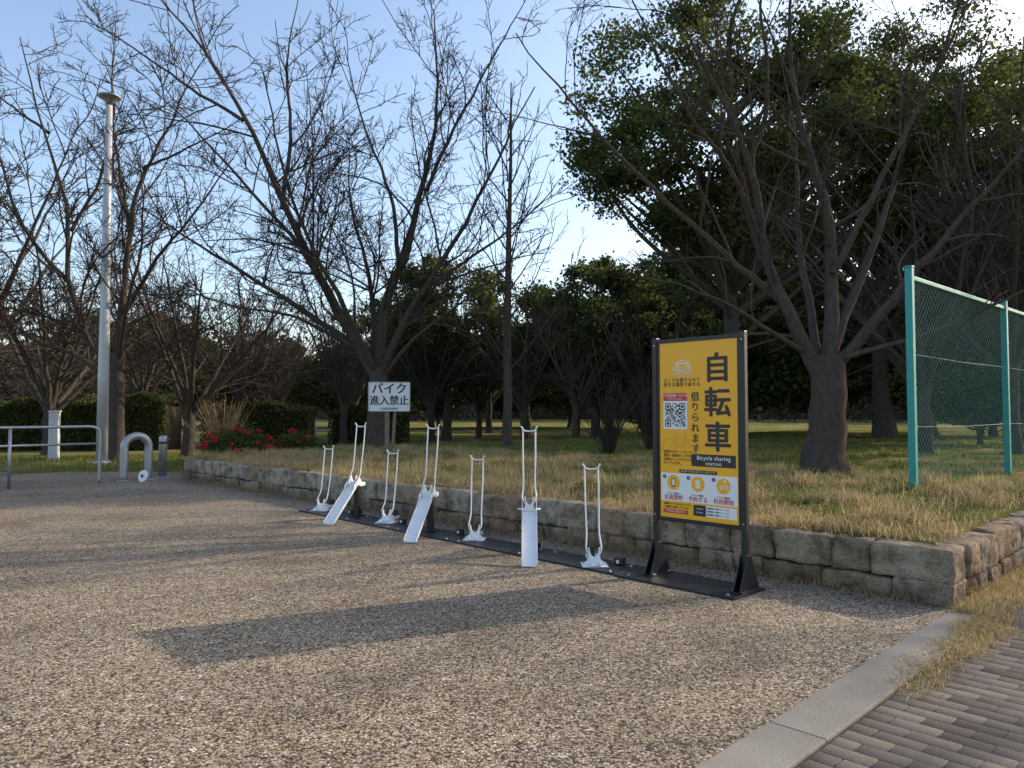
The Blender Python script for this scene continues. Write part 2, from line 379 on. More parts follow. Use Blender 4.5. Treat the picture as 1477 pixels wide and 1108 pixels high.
p2=leafquads(rng,C,rng.uniform(.015,.035,K),True)
fobj("fallen_leaves",*merge([p1,p2]),M_dryleaf)
# ------------------------------------------------------------ trees
def level(rng,P,R,dens,smin,ang,lf,lmin,lmax,rf,rtip,N,wob,trop,up=.35,cap=.035):
    B,Np,_=P.shape; seg=np.linalg.norm(np.diff(P,axis=1),axis=2); L=seg.sum(1)
    cnt=np.maximum(1,(L*(1-smin)*dens+rng.uniform(0,1,B)).astype(int)); idx=np.repeat(np.arange(B),cnt); K=len(idx)
    s=rng.uniform(smin,.98,K); f=s*(Np-1); i=np.minimum(f.astype(int),Np-2); fr=(f-i)[:,None]
    p0=P[idx,i]*(1-fr)+P[idx,i+1]*fr; T=P[idx,i+1]-P[idx,i]; T/=np.linalg.norm(T,axis=1,keepdims=True)+1e-9
    r0=R[idx,i]*(1-fr[:,0])+R[idx,i+1]*fr[:,0]
    q=rng.normal(0,1,(K,3)); q[:,2]+=up; q-=T*(q*T).sum(1,keepdims=True); q/=np.linalg.norm(q,axis=1,keepdims=True)+1e-9
    a=np.radians(rng.normal(ang,10,K))[:,None]; d=np.cos(a)*T+np.sin(a)*q
    Lc=np.clip(lf*L[idx]*(1.1-.75*s)*rng.uniform(.45,1.3,K),lmin,lmax); rc=np.maximum(np.minimum(r0*rf,cap*np.minimum(1,Lc/3+.25)),rtip*1.3)
    pts=[p0]; st=(Lc/(N-1))[:,None]
    cv=rng.normal(0,wob*.8,(K,3))
    for k in range(N-1):
        d=d+rng.normal(0,wob,(K,3))+cv; d[:,2]+=trop; d/=np.linalg.norm(d,axis=1,keepdims=True); pts.append(pts[-1]+d*st)
    P2=np.stack(pts,1); R2=rc[:,None]*(1-np.linspace(0,1,N))[None]+rtip*np.linspace(0,1,N)[None]
    return P2,R2
def bare_tree_mesh(name,trunk,limbs,seed,dm=1.0,rt=.005,lev=4,up1=.3,ang=46,trop=.03):
    rng=np.random.default_rng(seed); parts=[]
    tp=catmull([p[:3] for p in trunk],10); tr=catmull([(p[3],0,0) for p in trunk],10)[:,0]
    tp[1:,:2]+=rng.normal(0,.015,(9,2)); parts.append(tubes(tp[None],tr[None],12))
    LP=[];LR=[]
    for pts,r0,r1 in limbs:
        c=catmull(pts,18); Ln=np.linalg.norm(c[-1]-c[0]); c[2:]+=np.cumsum(rng.normal(0,.011*Ln/3,(16,3)),axis=0)
        LP.append(c); LR.append(r1+(r0-r1)*(1-np.linspace(0,1,18))**1.2)
    P=np.array(LP);R=np.array(LR); parts.append(tubes(P,R,8))
    P1,R1=level(rng,P,R,1.6*dm,.14,ang,.50,.6,4.6,.5,rt*1.5,10,.085,trop,up1); parts.append(tubes(P1,R1,5))
    P2,R2=level(rng,P1,R1,2.9*dm,.12,ang,.52,.4,2.4,.6,rt*1.15,7,.085,trop*.8,cap=.013)
    tw=[tubes(P2,R2,3)]
    P3,R3=level(rng,P2,R2,4.4*dm,.1,ang,.5,.2,1.05,.7,rt*.9,5,.09,.02,cap=.008); tw.append(tubes(P3,R3,3))
    if lev>=4:
        P4,R4=level(rng,P3,R3,3.4*dm,.15,ang,.55,.14,.5,.8,rt*.75,3,.09,.02); tw.append(tubes(P4,R4,3))
    n1=sum(len(p[1]) for p in parts)
    V,F=merge(parts+tw); me=fmesh(name,V,F,M_bark,True); me.materials.append(M_twig)
    mi=np.zeros(len(F),dtype=np.int32); mi[n1:]=1; me.polygons.foreach_set("material_index",mi); me.update(); return me
def inst(name,me,x,y,rz=0,s=1,z=None,sz=None):
    o=D.objects.new(name,me); o.location=(x,y,(hxy(x,y)-.06) if z is None else z); o.rotation_euler=(0,0,rz); o.scale=(s,s,sz or s); return link(o)
me=bare_tree_mesh("cherry_tree",[(0,0,0,.44),(0,0,.35,.31),(-.03,0,1.3,.26),(.0,0,2.2,.24)],[
 ([(0,0,1.8),(-.7,-.1,3.1),(-1.6,-.3,4.6),(-2.6,-.5,6.6),(-3.4,-.7,8.6),(-4.8,-.8,10.8),(-6,-.9,12.3)],.17,.015),
 ([(-.5,0,2.7),(-2.3,.4,3.9),(-4.2,.8,5.0),(-6,1,6.2),(-7.6,1,7.4)],.09,.012),
 ([(0,0,2.0),(.15,.3,3.8),(.8,.5,5.8),(1.3,.6,8),(1.6,.6,10.2),(1.4,.5,12.6)],.17,.015),
 ([(.05,0,2.0),(.9,-.4,3.6),(2.0,-.6,5.2),(3.2,-.7,7.4),(4.3,-.8,9.6)],.12,.015),
 ([(.1,0,1.9),(1.3,-.8,3),(2.8,-1.2,3.9),(4.3,-1.5,5)],.07,.010),
 ([(0,0,2.1),(-.5,1.5,4.5),(-1.2,2.8,7),(-1.5,3.5,9.5)],.10,.015),
 ([(-.05,-.1,2.1),(-1,-1.5,4.2),(-1.9,-2.4,6.3),(-2.4,-3,8.8)],.09,.015),
 ([(-.9,-.1,3.5),(-2.2,-.8,5.4),(-4.0,-1.2,7.4),(-5.8,-1.5,9.2)],.08,.012),
 ([(-.4,0,2.6),(-1.8,-.9,3.3),(-3.4,-1.4,3.6),(-4.8,-1.8,4.2)],.06,.010),
 ([(.5,.4,4.9),(.2,.8,7),(-.6,1,9.2),(-1.2,1,11.5)],.07,.012),
 ([(1.2,.6,7.2),(2.1,.2,9),(3.1,0,10.8),(3.9,0,12.4)],.06,.012),
 ([(-2.5,-.5,6.4),(-2.4,-.2,8.6),(-2.6,.1,10.6),(-2.3,.2,12.6)],.07,.012),
 ([(-3.5,-.7,8.7),(-5.2,-.3,9.9),(-6.8,0,11),(-8.2,.2,12)],.05,.010),
 ([(1.5,-.5,4.4),(3.0,.2,5.6),(4.2,.8,6.6),(5.2,1.2,7.8)],.05,.010)],21,1.08,.0068)
inst("cherry_tree",me,-3.62,20)
meR=bare_tree_mesh("cherry_tree_b",[(0,0,-.05,.46),(.02,0,.3,.33),(.08,0,1.0,.27),(.1,0,1.9,.26)],[
 ([(0,0,1.5),(-.5,0,2.5),(-1.0,-.1,3.7),(-1.3,-.2,5),(-1.9,-.4,6.3),(-2.8,-.6,7.6)],.13,.010),
 ([(.1,0,1.7),(.3,.2,3.0),(.25,.3,4.4),(-.1,.4,5.8),(-.2,.5,7.4),(0,.5,8.8)],.14,.010),
 ([(.12,0,1.6),(.9,-.2,2.6),(1.7,-.4,3.6),(2.6,-.7,4.6),(3.6,-1,5.8)],.10,.010),
 ([(-.2,0,1.9),(-1.2,-.4,2.4),(-2.2,-.8,2.75),(-3.1,-1.2,2.9)],.05,.008),
 ([(.15,0,1.9),(1.0,.5,3.6),(1.6,.8,5.2),(2.0,1,7)],.10,.010),
 ([(-.55,0,2.7),(-1.6,.2,3.6),(-2.8,.3,4.7),(-3.9,.3,6.0),(-4.9,.2,7.2)],.065,.010),
 ([(.15,-.1,1.8),(1.2,-.6,2.15),(2.3,-1,2.7),(3.4,-1.3,3.4)],.05,.008),
 ([(0,.1,1.8),(.1,1.2,4),(.3,2,6),(.3,2.6,7.8)],.08,.010),
 ([(.25,.1,3.2),(1.0,-.3,4.8),(1.7,-.6,6.4),(2.2,-.9,8)],.06,.010),
 ([(-1.2,-.1,4.6),(-.8,-.2,6),(-.9,-.2,7.4),(-.7,-.2,8.8)],.05,.010),
 ([(-.9,0,3.4),(-1.6,-.6,4.6),(-2.5,-1.0,5.6),(-3.3,-1.5,6.9)],.055,.010)],33,1.12,.0036)
inst("cherry_tree",meR,4.82,11.5)
meL=bare_tree_mesh("cherry_tree_c",[(0,0,0,.34),(0,0,.4,.24),(0,0,1.6,.21),(0,0,3.3,.2)],[
 ([(0,0,2.7),(-.9,0,3.8),(-1.4,0,5.6),(-1.6,0,8),(-2.4,-.2,10.5),(-3,-.3,13)],.13,.015),
 ([(0,0,3.1),(.1,0,5.6),(.3,.2,8.2),(1.2,.3,10.5),(2.4,.3,13)],.13,.015),
 ([(0,0,2.4),(-1.5,.2,3.3),(-3,.3,3.9),(-4.4,.4,5),(-5.8,.5,7)],.09,.012),
 ([(0.05,0,4.3),(1.3,-.5,5.9),(2.6,-.8,7.5),(4,-1,9.5)],.08,.012),
 ([(0,0,3.2),(-.5,1.2,6),(-1,2,9)],.09,.015),
 ([(-1.35,0,5.2),(-2.6,-.4,7),(-3.6,-.6,9.5),(-4.6,-.8,12)],.08,.012),
 ([(0,0,3.0),(.9,-1.2,4.6),(1.6,-2,6.4),(1.8,-2.6,8.6)],.08,.012),
 ([(.2,.1,7.2),(-.3,.3,9.2),(-.6,.3,11.4),(-.5,.3,13.2)],.06,.012),
 ([(-1.5,0,7),(-.9,.4,9),(-.7,.5,11),(-1.2,.6,13)],.06,.012),
 ([(-2.2,-.1,10),(-3.6,.2,11),(-5,.3,12.2)],.05,.012),
 ([(.5,.2,9),(2,.6,10),(3.6,.8,11)],.05,.012),
 ([(0,0,2.6),(1.6,.3,3.6),(3.0,.5,4.3),(4.4,.6,5.6)],.06,.010)],45,1.12,.0070)
inst("cherry_tree",meL,-11.9,22.3)
def auto(seed,H,W,n,fork,r):
    g=np.random.default_rng(seed); limbs=[]
    for k in range(n):
        a=2*math.pi*(k+g.uniform(-.3,.3))/n; w=W*g.uniform(.35,1.05); h=H*g.uniform(.85,1.02)*(1-.3*(w/W-.4))
        c,s=math.cos(a),math.sin(a); z0=fork*g.uniform(.8,1.1)
        limbs.append(([(0,0,z0),(c*w*.22,s*w*.22,z0+(h-z0)*.22),(c*w*.5,s*w*.5,z0+(h-z0)*.48),(c*w*.78,s*w*.78,z0+(h-z0)*.75),(c*w,s*w,h)],r*g.uniform(.4,.55),.015))
    return [(0,0,0,r*1.35),(0,0,.3,r),(.03,.02,fork*.6,r*.88),(0,0,fork*1.1,r*.85)],limbs
t1,l1=auto(5,7.2,4.4,9,1.5,.21); meA=bare_tree_mesh("cherry_tree_d",t1,l1,51,1.0,.007,lev=4,trop=.01)
t1,l1=auto(8,8.6,4.8,9,2.0,.22); meB=bare_tree_mesh("cherry_tree_e",t1,l1,52,.9,.010,lev=3)
t1,l1=auto(9,11,5.2,9,2.3,.22); meC=bare_tree_mesh("cherry_tree_f",t1,l1,53,.9,.010,lev=3)
inst("cherry_tree",meA,-10.7,24.5,.4)
inst("cherry_tree",meA,-15.6,25,2.2,1.05)
for x,y,m,r,s in [(-20,27,meC,.5,1.2),(-7.5,33,meB,1.2,.9),(-3.9,36,meB,2.5,.85),(-13,36,meB,3.7,1),(-19,38,meC,1.0,.9),(-25,40,meB,.2,1.1),
                  (0.5,31,meB,4.1,.8),(3.2,37,meB,5,.9),(-10,47,meC,2,.8),(-17,52,meC,4,.9),(-1.5,48,meB,.9,1),(6,46,meC,2,.9),(-30,50,meC,3,1),(-24,60,meC,5,1),(-6.5,42,meC,1,.75),
                  (2.4,28,meB,1,.62),(5.4,30,meB,2,.75),(-1.8,40,meB,5,.8),(-14,44,meB,1.5,.9),
                  (11.5,17,meC,1.5,.85),(15,22,meC,2.4,.9),(9.2,16.5,meB,3.5,.75)]:
    inst("cherry_tree",m,x,y,r,s)
inst("cherry_tree",meR,15.5,9.0,2.0,1.1)
inst("cherry_tree",meC,20,13.5,1.0,1.0)
lim=[]; g=np.random.default_rng(77)
for k in range(26):
    z=2.0+k*.27; a=k*2.4; w=(1.9-.04*k)*g.uniform(.7,1.1); c,s=math.cos(a),math.sin(a)
    lim.append(([(0,0,z),(c*w*.35,s*w*.35,z+.45*w),(c*w*.75,s*w*.75,z+1.1*w),(c*w,s*w,z+1.8*w)],.024,.006))
meS=bare_tree_mesh("slim_tree",[(0,0,0,.19),(0,0,.4,.13),(0,0,4,.09),(.1,0,9.8,.015)],lim,60,.8,.005,lev=3,ang=32,trop=.05)
inst("young_bare_tree",meS,-.12,19.5)
def evergreen(name,H,cz,rx,ry,rz,ncl,lpc,ls,seed,mat,cr=.95,trunkr=.3,nlimb=60):
    rng=np.random.default_rng(seed)
    d=rng.normal(0,1,(ncl,3)); d/=np.linalg.norm(d,axis=1,keepdims=True); rr=rng.uniform(.45,1.0,ncl)**.6
    nz=np.array([noise.noise(Vector(tuple(v*1.6+seed)))for v in d]); rr*=1+.5*nz; rr=np.minimum(rr,1.08)
    C=d*rr[:,None]*np.array([rx,ry,rz]); C[:,2]=np.where(C[:,2]<0,C[:,2]*.62,C[:,2]); C[:,2]+=cz
    parts=[]
    cs=cr*rng.uniform(.4,1.2,ncl)
    K=ncl*lpc; i=rng.integers(0,ncl,K); o=rng.normal(0,1,(K,3)); o/=np.linalg.norm(o,axis=1,keepdims=True); o*=(rng.uniform(0,1,K)**.6)[:,None]
    o[:,2]*=.55; L=C[i]+o*cs[i][:,None]+rng.normal(0,.12,(K,3))
    le=leafquads(rng,L,rng.uniform(.6,1.3,K)*ls)
    tp=catmull([(0,0,0),(.1,.1,H*.2),(-.1,0,H*.45),(.1,0,H*.85)],10)
    parts.append(tubes(tp[None],np.array([trunkr*(1.3 if k==0 else 1-.09*k) for k in range(10)])[None],10))
    sel=rng.permutation(ncl)[:min(ncl,nlimb)]; P=[];R=[]
    for k in sel:
        c=C[k]; z0=min(H*.8,max(H*.17,c[2]-np.hypot(c[0],c[1])*.9)); s=np.array([0,0,z0])
        m=s*.5+c*.5+np.array([0,0,-.25])+rng.normal(0,.25,3)
        P.append(catmull([s,m,c],9)); R.append(np.linspace(trunkr*.33,.02,9))
    parts.append(tubes(np.array(P),np.array(R),6))
    V,F=merge(parts); br=fmesh(name+"_wood",V,F,M_bark2,True); lf=fmesh(name+"_leaves",le[0],le[1],mat)
    return br,lf
def inst_e(name,pair,x,y,rz=0,s=1,sz=None,zoff=0):
    e=empty(name,(x,y,hxy(x,y)-.06+zoff),rz); e.scale=(s,s,sz or s)
    a=D.objects.new("trunk",pair[0]); link(a,e); b=D.objects.new("foliage",pair[1]); link(b,e); return e
E1=evergreen("camphor",15,9.8,5.8,5,5.2,165,430,.085,4,M_leaf,1.05,.38)
E2=evergreen("camphor2",10,6.3,3.5,3.5,3.9,85,270,.11,7,M_leaf,.95,.25)
E3=evergreen("understory",5,2.6,2.8,2.4,2.2,60,180,.12,9,M_leaf2,.9,.12)
inst_e("evergreen_tree",E1,7.3,24.5,.3)
inst_e("evergreen_tree",E1,13.6,27,2.3,1.0)
inst_e("evergreen_tree",E1,20.5,30,4.0,1.05)
for x,y,r,s,sz in [(-3.4,38,0,1.05,.98),(4.1,36,1,1.05,.92),(8.2,44,2,1.3,1.15),(1.0,46,3,1.15,.98),(12,40,4,1.2,1.3),(18,42,5,1.4,1.3),(26,38,1,1.4,1.4),(-9,60,2,1.2,1.0),(-31,62,3,1.3,1.0)]:
    inst_e("evergreen_tree",E2,x,y,r,s,sz)
for x,y,r,s in [(9,31,0,1.0),(12.5,30,1,1.1),(16,28,2,1.2),(19.5,30,3,1.3),(6.5,36,4,1),(15,35,1,1.5),(10.5,37,2,1.3),(13.6,21.5,3,.7),
                (-20,62,1,1.5),(-14,60,3,1.4),(-5.5,56,2,1.4),(-.5,57,4,1.5),(4.5,58,0,1.5),(9.5,55,5,1.5),(-26,58,2,1.5),(14,48,1,1.5)]:
    inst_e("evergreen_shrub",E3,x,y,r,s)
e=empty("distant_trees")
rng=np.random.default_rng(90); K=60000; n=300
az=rng.uniform(rad(-50),rad(50),n); dd=rng.uniform(84,108,n); hh=rng.uniform(3,10.5,n)*(1+.2*np.sin(az*9)); 
i=rng.integers(0,n,K); C=np.stack([np.sin(az)*dd,np.cos(az)*dd,hh],-1)[i]+rng.normal(0,1,(K,3))*np.array([2.3,2.3,1.6]); C[:,2]=np.abs(C[:,2])
fobj("crowns",*leafquads(rng,C,rng.uniform(.2,.5,K)),M_far,parent=e)
aa=np.linspace(rad(-65),rad(65),220); V=[];Fc=[]
for k,a in enumerate(aa):
    h=9.0+1.3*math.sin(a*9)+1.2*noise.noise(Vector((a*40,0,0)))+1.2*noise.noise(Vector((a*110,3,0)))
    for r_,z_ in ((108,-1),(110,h*.6),(113,h),(125,h*.9),(140,-1)): V.append((math.sin(a)*r_,math.cos(a)*r_,z_))
for k in range(219):
    for q in range(4): Fc.append((k*5+q,k*5+q+1,k*5+q+6,k*5+q+5))
pobj("woodland_mass",V,Fc,M_hill,e)
def hedge(name,x0,x1,y0,y1,h,K,ls,mat,seed):
    rng=np.random.default_rng(seed); x=rng.uniform(x0,x1,K); y=rng.uniform(y0,y1,K)
    top=h*(1+.09*np.sin(x*1.7)+.06*np.sin(x*4.1+y*3))
    face=rng.uniform(0,1,K)<.55; y=np.where(face,y0+np.abs(rng.normal(0,.14,K))+.12*np.sin(x*3.1),y)
    z=np.where(face,rng.uniform(0,1,K)*top,top*(1-np.abs(rng.normal(0,.06,K))))
    e=empty(name,(0,0,hxy((x0+x1)/2,y0)))
    fobj("foliage",*leafquads(rng,np.stack([x,y,z],-1),rng.uniform(.6,1.3,K)*ls),mat,parent=e)
    box("woody_core",(x1-x0-.3,y1-y0-.35,h*.86),((x0+x1)/2,(y0+y1)/2+.05,h*.43),M_mortar,e)
hedge("hedge",-26,-13.1,28,29.8,1.95,30000,.065,M_leaf,1)
hedge("hedge",-12.6,-8.2,30,31.5,1.7,11000,.065,M_leaf2,2)
hedge("hedge",-8.2,-4.6,33,34.5,1.6,7000,.07,M_leaf,3)
def bush(name,x,y,r,h,K,mat,ls,seed,flowers=0):
    rng=np.random.default_rng(seed); e=empty(name,(x,y,hxy(x,y)-.02))
    d=rng.normal(0,1,(K,3)); d/=np.linalg.norm(d,axis=1,keepdims=True); d*=(rng.uniform(0,1,K)**.35)[:,None]
    C=d*np.array([r,r,h/2]); C*=(1+.2*np.sin(d[:,:1]*5)*np.cos(d[:,1:2]*6)); C[:,2]+=h/2
    fobj("foliage",*leafquads(rng,C,rng.uniform(.6,1.2,K)*ls),mat,parent=e)
    P=[];R=[]
    for k in range(14):
        a=rng.uniform(0,6.28); w=r*rng.uniform(.3,.8); P.append(catmull([(0,0,0),(w*.4*math.cos(a),w*.4*math.sin(a),h*.4),(w*math.cos(a),w*math.sin(a),h*.8)],6)); R.append(np.linspace(.02,.006,6))
    fobj("stems",*tubes(np.array(P),np.array(R),5),M_bark2,parent=e)
    if flowers:
        d=rng.normal(0,1,(flowers,3)); d[:,1]=-np.abs(d[:,1]); d/=np.linalg.norm(d,axis=1,keepdims=True); C=d*np.array([r,r,h/2])*1.07; C[:,2]+=h/2
        C=np.repeat(C,7,0)+rng.normal(0,.022,(flowers*7,3))
        fobj("flowers",*leafquads(rng,C,np.full(len(C),.04),asp=.9),M_flower,parent=e)
bush("camellia_bush",-7.3,19.9,.90,1.05,8000,M_leaf,.04,1,45)
bush("camellia_bush",-6.2,21.5,.7,.9,4000,M_leaf,.04,5,14)
bush("evergreen_shrub",3.6,15.2,.45,.35,1500,M_leaf,.04,3)
bush("evergreen_shrub",.95,9.35,.20,.22,350,M_green,.03,13)
def brush(name,x,y,r,h,n,seed,mat,z=None):
    g=np.random.default_rng(seed); P=[];R=[]
    for k in range(n):
        a=g.uniform(0,6.28); w=r*g.uniform(.1,1); c,s=math.cos(a),math.sin(a); hh=h*g.uniform(.55,1)
        P.append(catmull([(c*w*.12,s*w*.12,0),(c*w*.4,s*w*.4,hh*.45),(c*w,s*w,hh)],7)); R.append(np.linspace(.010,.004,7))
    P=np.array(P);R=np.array(R); pr=[tubes(P,R,4)]; P1,R1=level(g,P,R,3,.2,30,.4,.15,.6,.7,.003,4,.1,.05); pr.append(tubes(P1,R1,3))
    P2,R2=level(g,P1,R1,4,.2,30,.5,.1,.3,.7,.0025,3,.1,.03); pr.append(tubes(P2,R2,3))
    V,F=merge(pr); fobj(name,V,F,mat,loc=(x,y,hxy(x,y)-.03))
brush("bare_shrub",2.2,17,1.15,1.9,55,1,M_twig)
brush("bare_shrub",3.5,18.4,1.1,2.0,45,2,M_twig)
brush("dry_reed_clump",-8.6,22,1.2,2.0,80,3,M_straw)
# ------------------------------------------------------------ street furniture
e=empty("lamp_pole",(-11.5,20.8,hxy(-11.5,20.8)))
lathe("shaft",[(.15,0),(.145,2.5),(.12,6),(.085,10.2)],M_pole,e,S=20)
lathe("base_flange",[(.24,0),(.24,.05),(.17,.09)],M_pole,e,S=20)
lathe("lamp_head",[(.085,10.2),(.11,10.30),(.26,10.40),(.31,10.43),(.31,10.46),(.20,10.49),(.04,10.50)],M_galv,e)
lathe("clamp_band",[(.11,7.9),(.125,7.9),(.125,8.0),(.11,8.0)],M_galv,e)
box("bracket",(.42,.05,.05),(.03,0,7.95),M_galv,e)
e=empty("metal_railing",(0,0,0))
a=np.array([-8.76,15.76]);d=np.array([-9.88,14.6])-a; d/=np.linalg.norm(d)
def rp(s,z): q=a+d*s; return (q[0],q[1],z)
pipe("top_rail",[rp(0,0),rp(0,.6),rp(0,1.0),rp(.05,1.15),rp(.2,1.2),rp(.6,1.2),rp(2.2,1.2),rp(5,1.2)],.030,M_galv,e,60)
pipe("mid_rail",[rp(.03,.84),rp(5,.84)],.024,M_galv,e,2)
pipe("low_rail",[rp(1.62,.3),rp(5,.3)],.024,M_galv,e,2)
for s in (1.62,3.4,4.9): pipe("post",[rp(s,0),rp(s,1.18)],.030,M_galv,e,2)
e=empty("metal_railing",(0,0,0))
pipe("top_rail",[(-13.2,18.0,0),(-13.2,18.0,.75),(-13.5,18.0,1.0),(-14,18,1.02),(-18,18,1.02)],.028,M_galv,e,30)
for s in (-14.6,-16): pipe("post",[(s,18,0),(s,18,1.0)],.028,M_galv,e,2)
e=empty("white_wooden_post",(-13.9,22.5,hxy(-13.9,22.5)))
box("post",(.26,.26,1.45),(0,0,.72),M_wpost,e,(0,0,.3),.02); box("cap",(.30,.30,.05),(0,0,1.47),M_wpost,e,(0,0,.3),.01)
e=empty("arch_bollard",(-8.3,16.4,0),rad(48))
aw=.26
pts=[(-aw,0,0),(-aw,0,.4),(-aw,0,.68)]+[(-aw*math.cos(k),0,.72+aw*math.sin(k)) for k in np.linspace(.15,math.pi-.15,9)]+[(aw,0,.68),(aw,0,.4),(aw,0,0)]
pipe("arch_tube",pts,.085,M_galv,e,60,18)
for s in(-aw,aw): lathe("foot_flange",[(.13,0),(.13,.02),(.09,.03)],M_galv,e,(s,0,0))
e=empty("chain_end_disc",(-7.9,15.9,0),rad(-25))
lathe("disc",[(.125,-.02),(.13,-.01),(.13,.01),(.125,.02)],M_wp,e,(0,0,.135),rot=(rad(80),0,0))
lathe("hub",[(.035,-.012),(.035,.012)],M_ink,e,(0,-.02,.14),rot=(rad(80),0,0))
box("foot",(.16,.1,.02),(0,.03,.01),M_galv,e)
e=empty("steel_bollard",(-8.05,17.1,0))
lathe("post",[(.09,0),(.09,.9),(.085,.94),(.06,.965),(.0,.975)],M_galv,e)
lathe("band",[(.092,.78),(.094,.78),(.094,.83),(.092,.83)],M_ink,e)
lathe("foot_flange",[(.14,0),(.14,.015),(.095,.03)],M_galv,e)
e=empty("white_railing",(0,0,.15))
for z in(.45,.9): pipe("rail",[(-12.5,38,z),(-6.5,36.5,z)],.035,M_wpost,e,2,6)
for k in range(8):
    f=k/7; pipe("post",[(-12.5+6*f,38-1.5*f,-.2),(-12.5+6*f,38-1.5*f,.95)],.045,M_wpost,e,2,6)
e=empty("chain_link_fence",(0,0,0))
f0=np.array([4.92,9.1]); fd=np.array([2.97,2.7]); sp_=4.0; fd=fd/np.linalg.norm(fd)
ztop=3.17; zb=.30
def fp(s,z): q=f0+fd*s; return np.array([q[0],q[1],z])
ang=math.atan2(fd[1],fd[0])
for k in range(4):
    s=k*sp_; q=fp(s,0)
    box("post",(.085,.085,ztop-zb+.12),(q[0],q[1],(ztop+zb+.12)/2),M_teal,e,(0,0,ang),.006)
    box("post_cap",(.095,.095,.02),(q[0],q[1],ztop+.13),M_teal,e,(0,0,ang),.004)
for k in range(3):
    s0=k*sp_+.045; s1=(k+1)*sp_-.045
    m=(fp(s0,0)+fp(s1,0))/2
    box("top_rail",(s1-s0,.05,.05),(m[0],m[1],ztop),M_teal,e,(0,0,ang),.004)
    P=[]
    Wd=s1-s0; zz0=zb+.12; Hd=ztop-.03-zz0; st=.10
    for c in np.arange(-Hd,Wd,st):
        xa=max(0,c); za=xa-c; xb=min(Wd,c+Hd); zb2=xb-c
        if xb-xa>.02:
            P.append([fp(s0+xa,zz0+za),fp(s0+xb,zz0+zb2)]); P.append([fp(s0+Wd-xa,zz0+za),fp(s0+Wd-xb,zz0+zb2)])
    P=np.array(P); pr=[tubes(P,np.full((len(P),2),.0022),4)]
    H=[]
    for z in (zz0,zz0+.9,zz0+1.8): H.append([fp(s0,z),fp((s0+s1)/2,z-.015),fp(s1,z)])
    H=np.array(H); pr.append(tubes(H,np.full((len(H),3),.003),4))
    fobj("mesh_panel",*merge(pr),M_tealw,parent=e)
def text(body,size,x,z,mat,parent,y=-.0,bold=0.0,align='CENTER',sx=1,spacing=1):
    c=D.curves.new("lettering",'FONT'); c.body=body; c.size=size; c.align_x=align; c.align_y='CENTER'; c.extrude=.0006; c.offset=bold*size; c.space_character=spacing
    c.materials.append(mat); c.resolution_u=3
    o=D.objects.new("lettering",c); o.location=(x,y,z); o.rotation_euler=(rad(90),0,0); o.scale=(sx,1,1); return link(o,parent)
e=empty("wooden_notice_sign",(-2.82,17.0,hxy(-2.82,17)),rad(6))
box("post",(.10,.08,1.5),(-.05,.05,.65),M_wood,e)
box("post_back",(.07,.05,1.2),(.10,.09,.5),M_wood,e,(0,rad(3),0))
box("board",(.93,.02,.66),(0,0,1.30),M_sock,e,bevel=.004)
for n_,s_,l_ in (("t",(.93,.03,.02),(0,-.004,1.63)),("b",(.93,.03,.02),(0,-.004,.97)),("l",(.02,.03,.64),(-.465,-.004,1.30)),("r",(.02,.03,.64),(.465,-.004,1.30))): box("frame_"+n_,s_,l_,M_pole,e)
for k,dx in enumerate((-.004,.004)):
    text("バイク",.27,dx,1.47,M_ink,e,-.014-.0003*k,.008)
    text("進入禁止",.235,dx,1.20,M_ink,e,-.014-.0003*k,.008,sx=.95)
text("公園管理事務所",.06,0,1.02,M_ink,e,-.014)
Pf=np.array([1.77,5.95]); pu=np.array([-.686,.727]); pn=np.array([.727,.686]); pang=math.atan2(pu[1],pu[0])
def pf(s,w,z): q=Pf+pu*s+pn*w; return (float(q[0]),float(q[1]),z)
e=empty("rack_base_platform",(0,0,0))
for k in range(6):
    L=7.35/6; wv=.52 if k==0 else .46; p=pf(k*L+L/2,wv/2+(0 if k==0 else .03),.009)
    box("plate",(L-.012,wv,.016),p,M_black,e,(0,0,pang),.003)
    for a_ in(.1,L-.12):
        for b_ in (.07,wv-.07):
            p=pf(k*L+a_,b_,.017); lathe("bolt",[(.017,0),(.017,.004),(.011,.004),(.011,.014)],M_galv,e,p,10)
for s_ in (1.45,2.6,3.9,5.1,6.4):
    box("angle_bracket",(.10,.05,.07),pf(s_,.38,.053),M_black,e,(0,0,pang),.003)
    box("sensor_tag",(.03,.012,.03),pf(s_,.345,.05),M_wp,e,(0,0,pang),.002)
S0=empty("bicycle_share_sign",(1.337+.3065,6.87-.325,.017),math.atan2(-.727,.686))
W=.89; hw=W/2
for s in(-hw,hw):
    box("post",(.05,.05,2.17),(s,0,1.085),M_black,S0,bevel=.003)
    for g_ in (-.031,.031): prism("gusset",[(-.15,0),(.15,0),(.15,.02),(.055,.22),(.03,.29),(-.03,.29),(-.055,.22),(-.15,.02)],.012,M_black,S0,(s+g_,0,.006),axis='X',bevel=.002)
    box("foot_plate",(.12,.32,.012),(s,0,.006),M_black,S0)
    for yy in(-.12,.12): lathe("bolt",[(.015,0),(.015,.012)],M_galv,S0,(s+.045*(1 if s<0 else -1),yy,.012),10)
    for zz in (.55,2.1): lathe("screw",[(.008,0),(.008,.006)],M_galv,S0,(s,-.025,zz),8,(rad(90),0,0))
pw=W-.05; zt=2.135; zb_=.515
box("top_frame",(pw-.002,.04,.035),(0,0,zt+.0),M_black,S0); box("bottom_frame",(pw-.002,.04,.035),(0,0,zb_),M_black,S0)
box("side_frame_l",(.022,.036,zt-zb_-.037),(-pw/2+.012,0,(zt+zb_)/2),M_black,S0); box("side_frame_r",(.022,.036,zt-zb_-.037),(pw/2-.012,0,(zt+zb_)/2),M_black,S0)
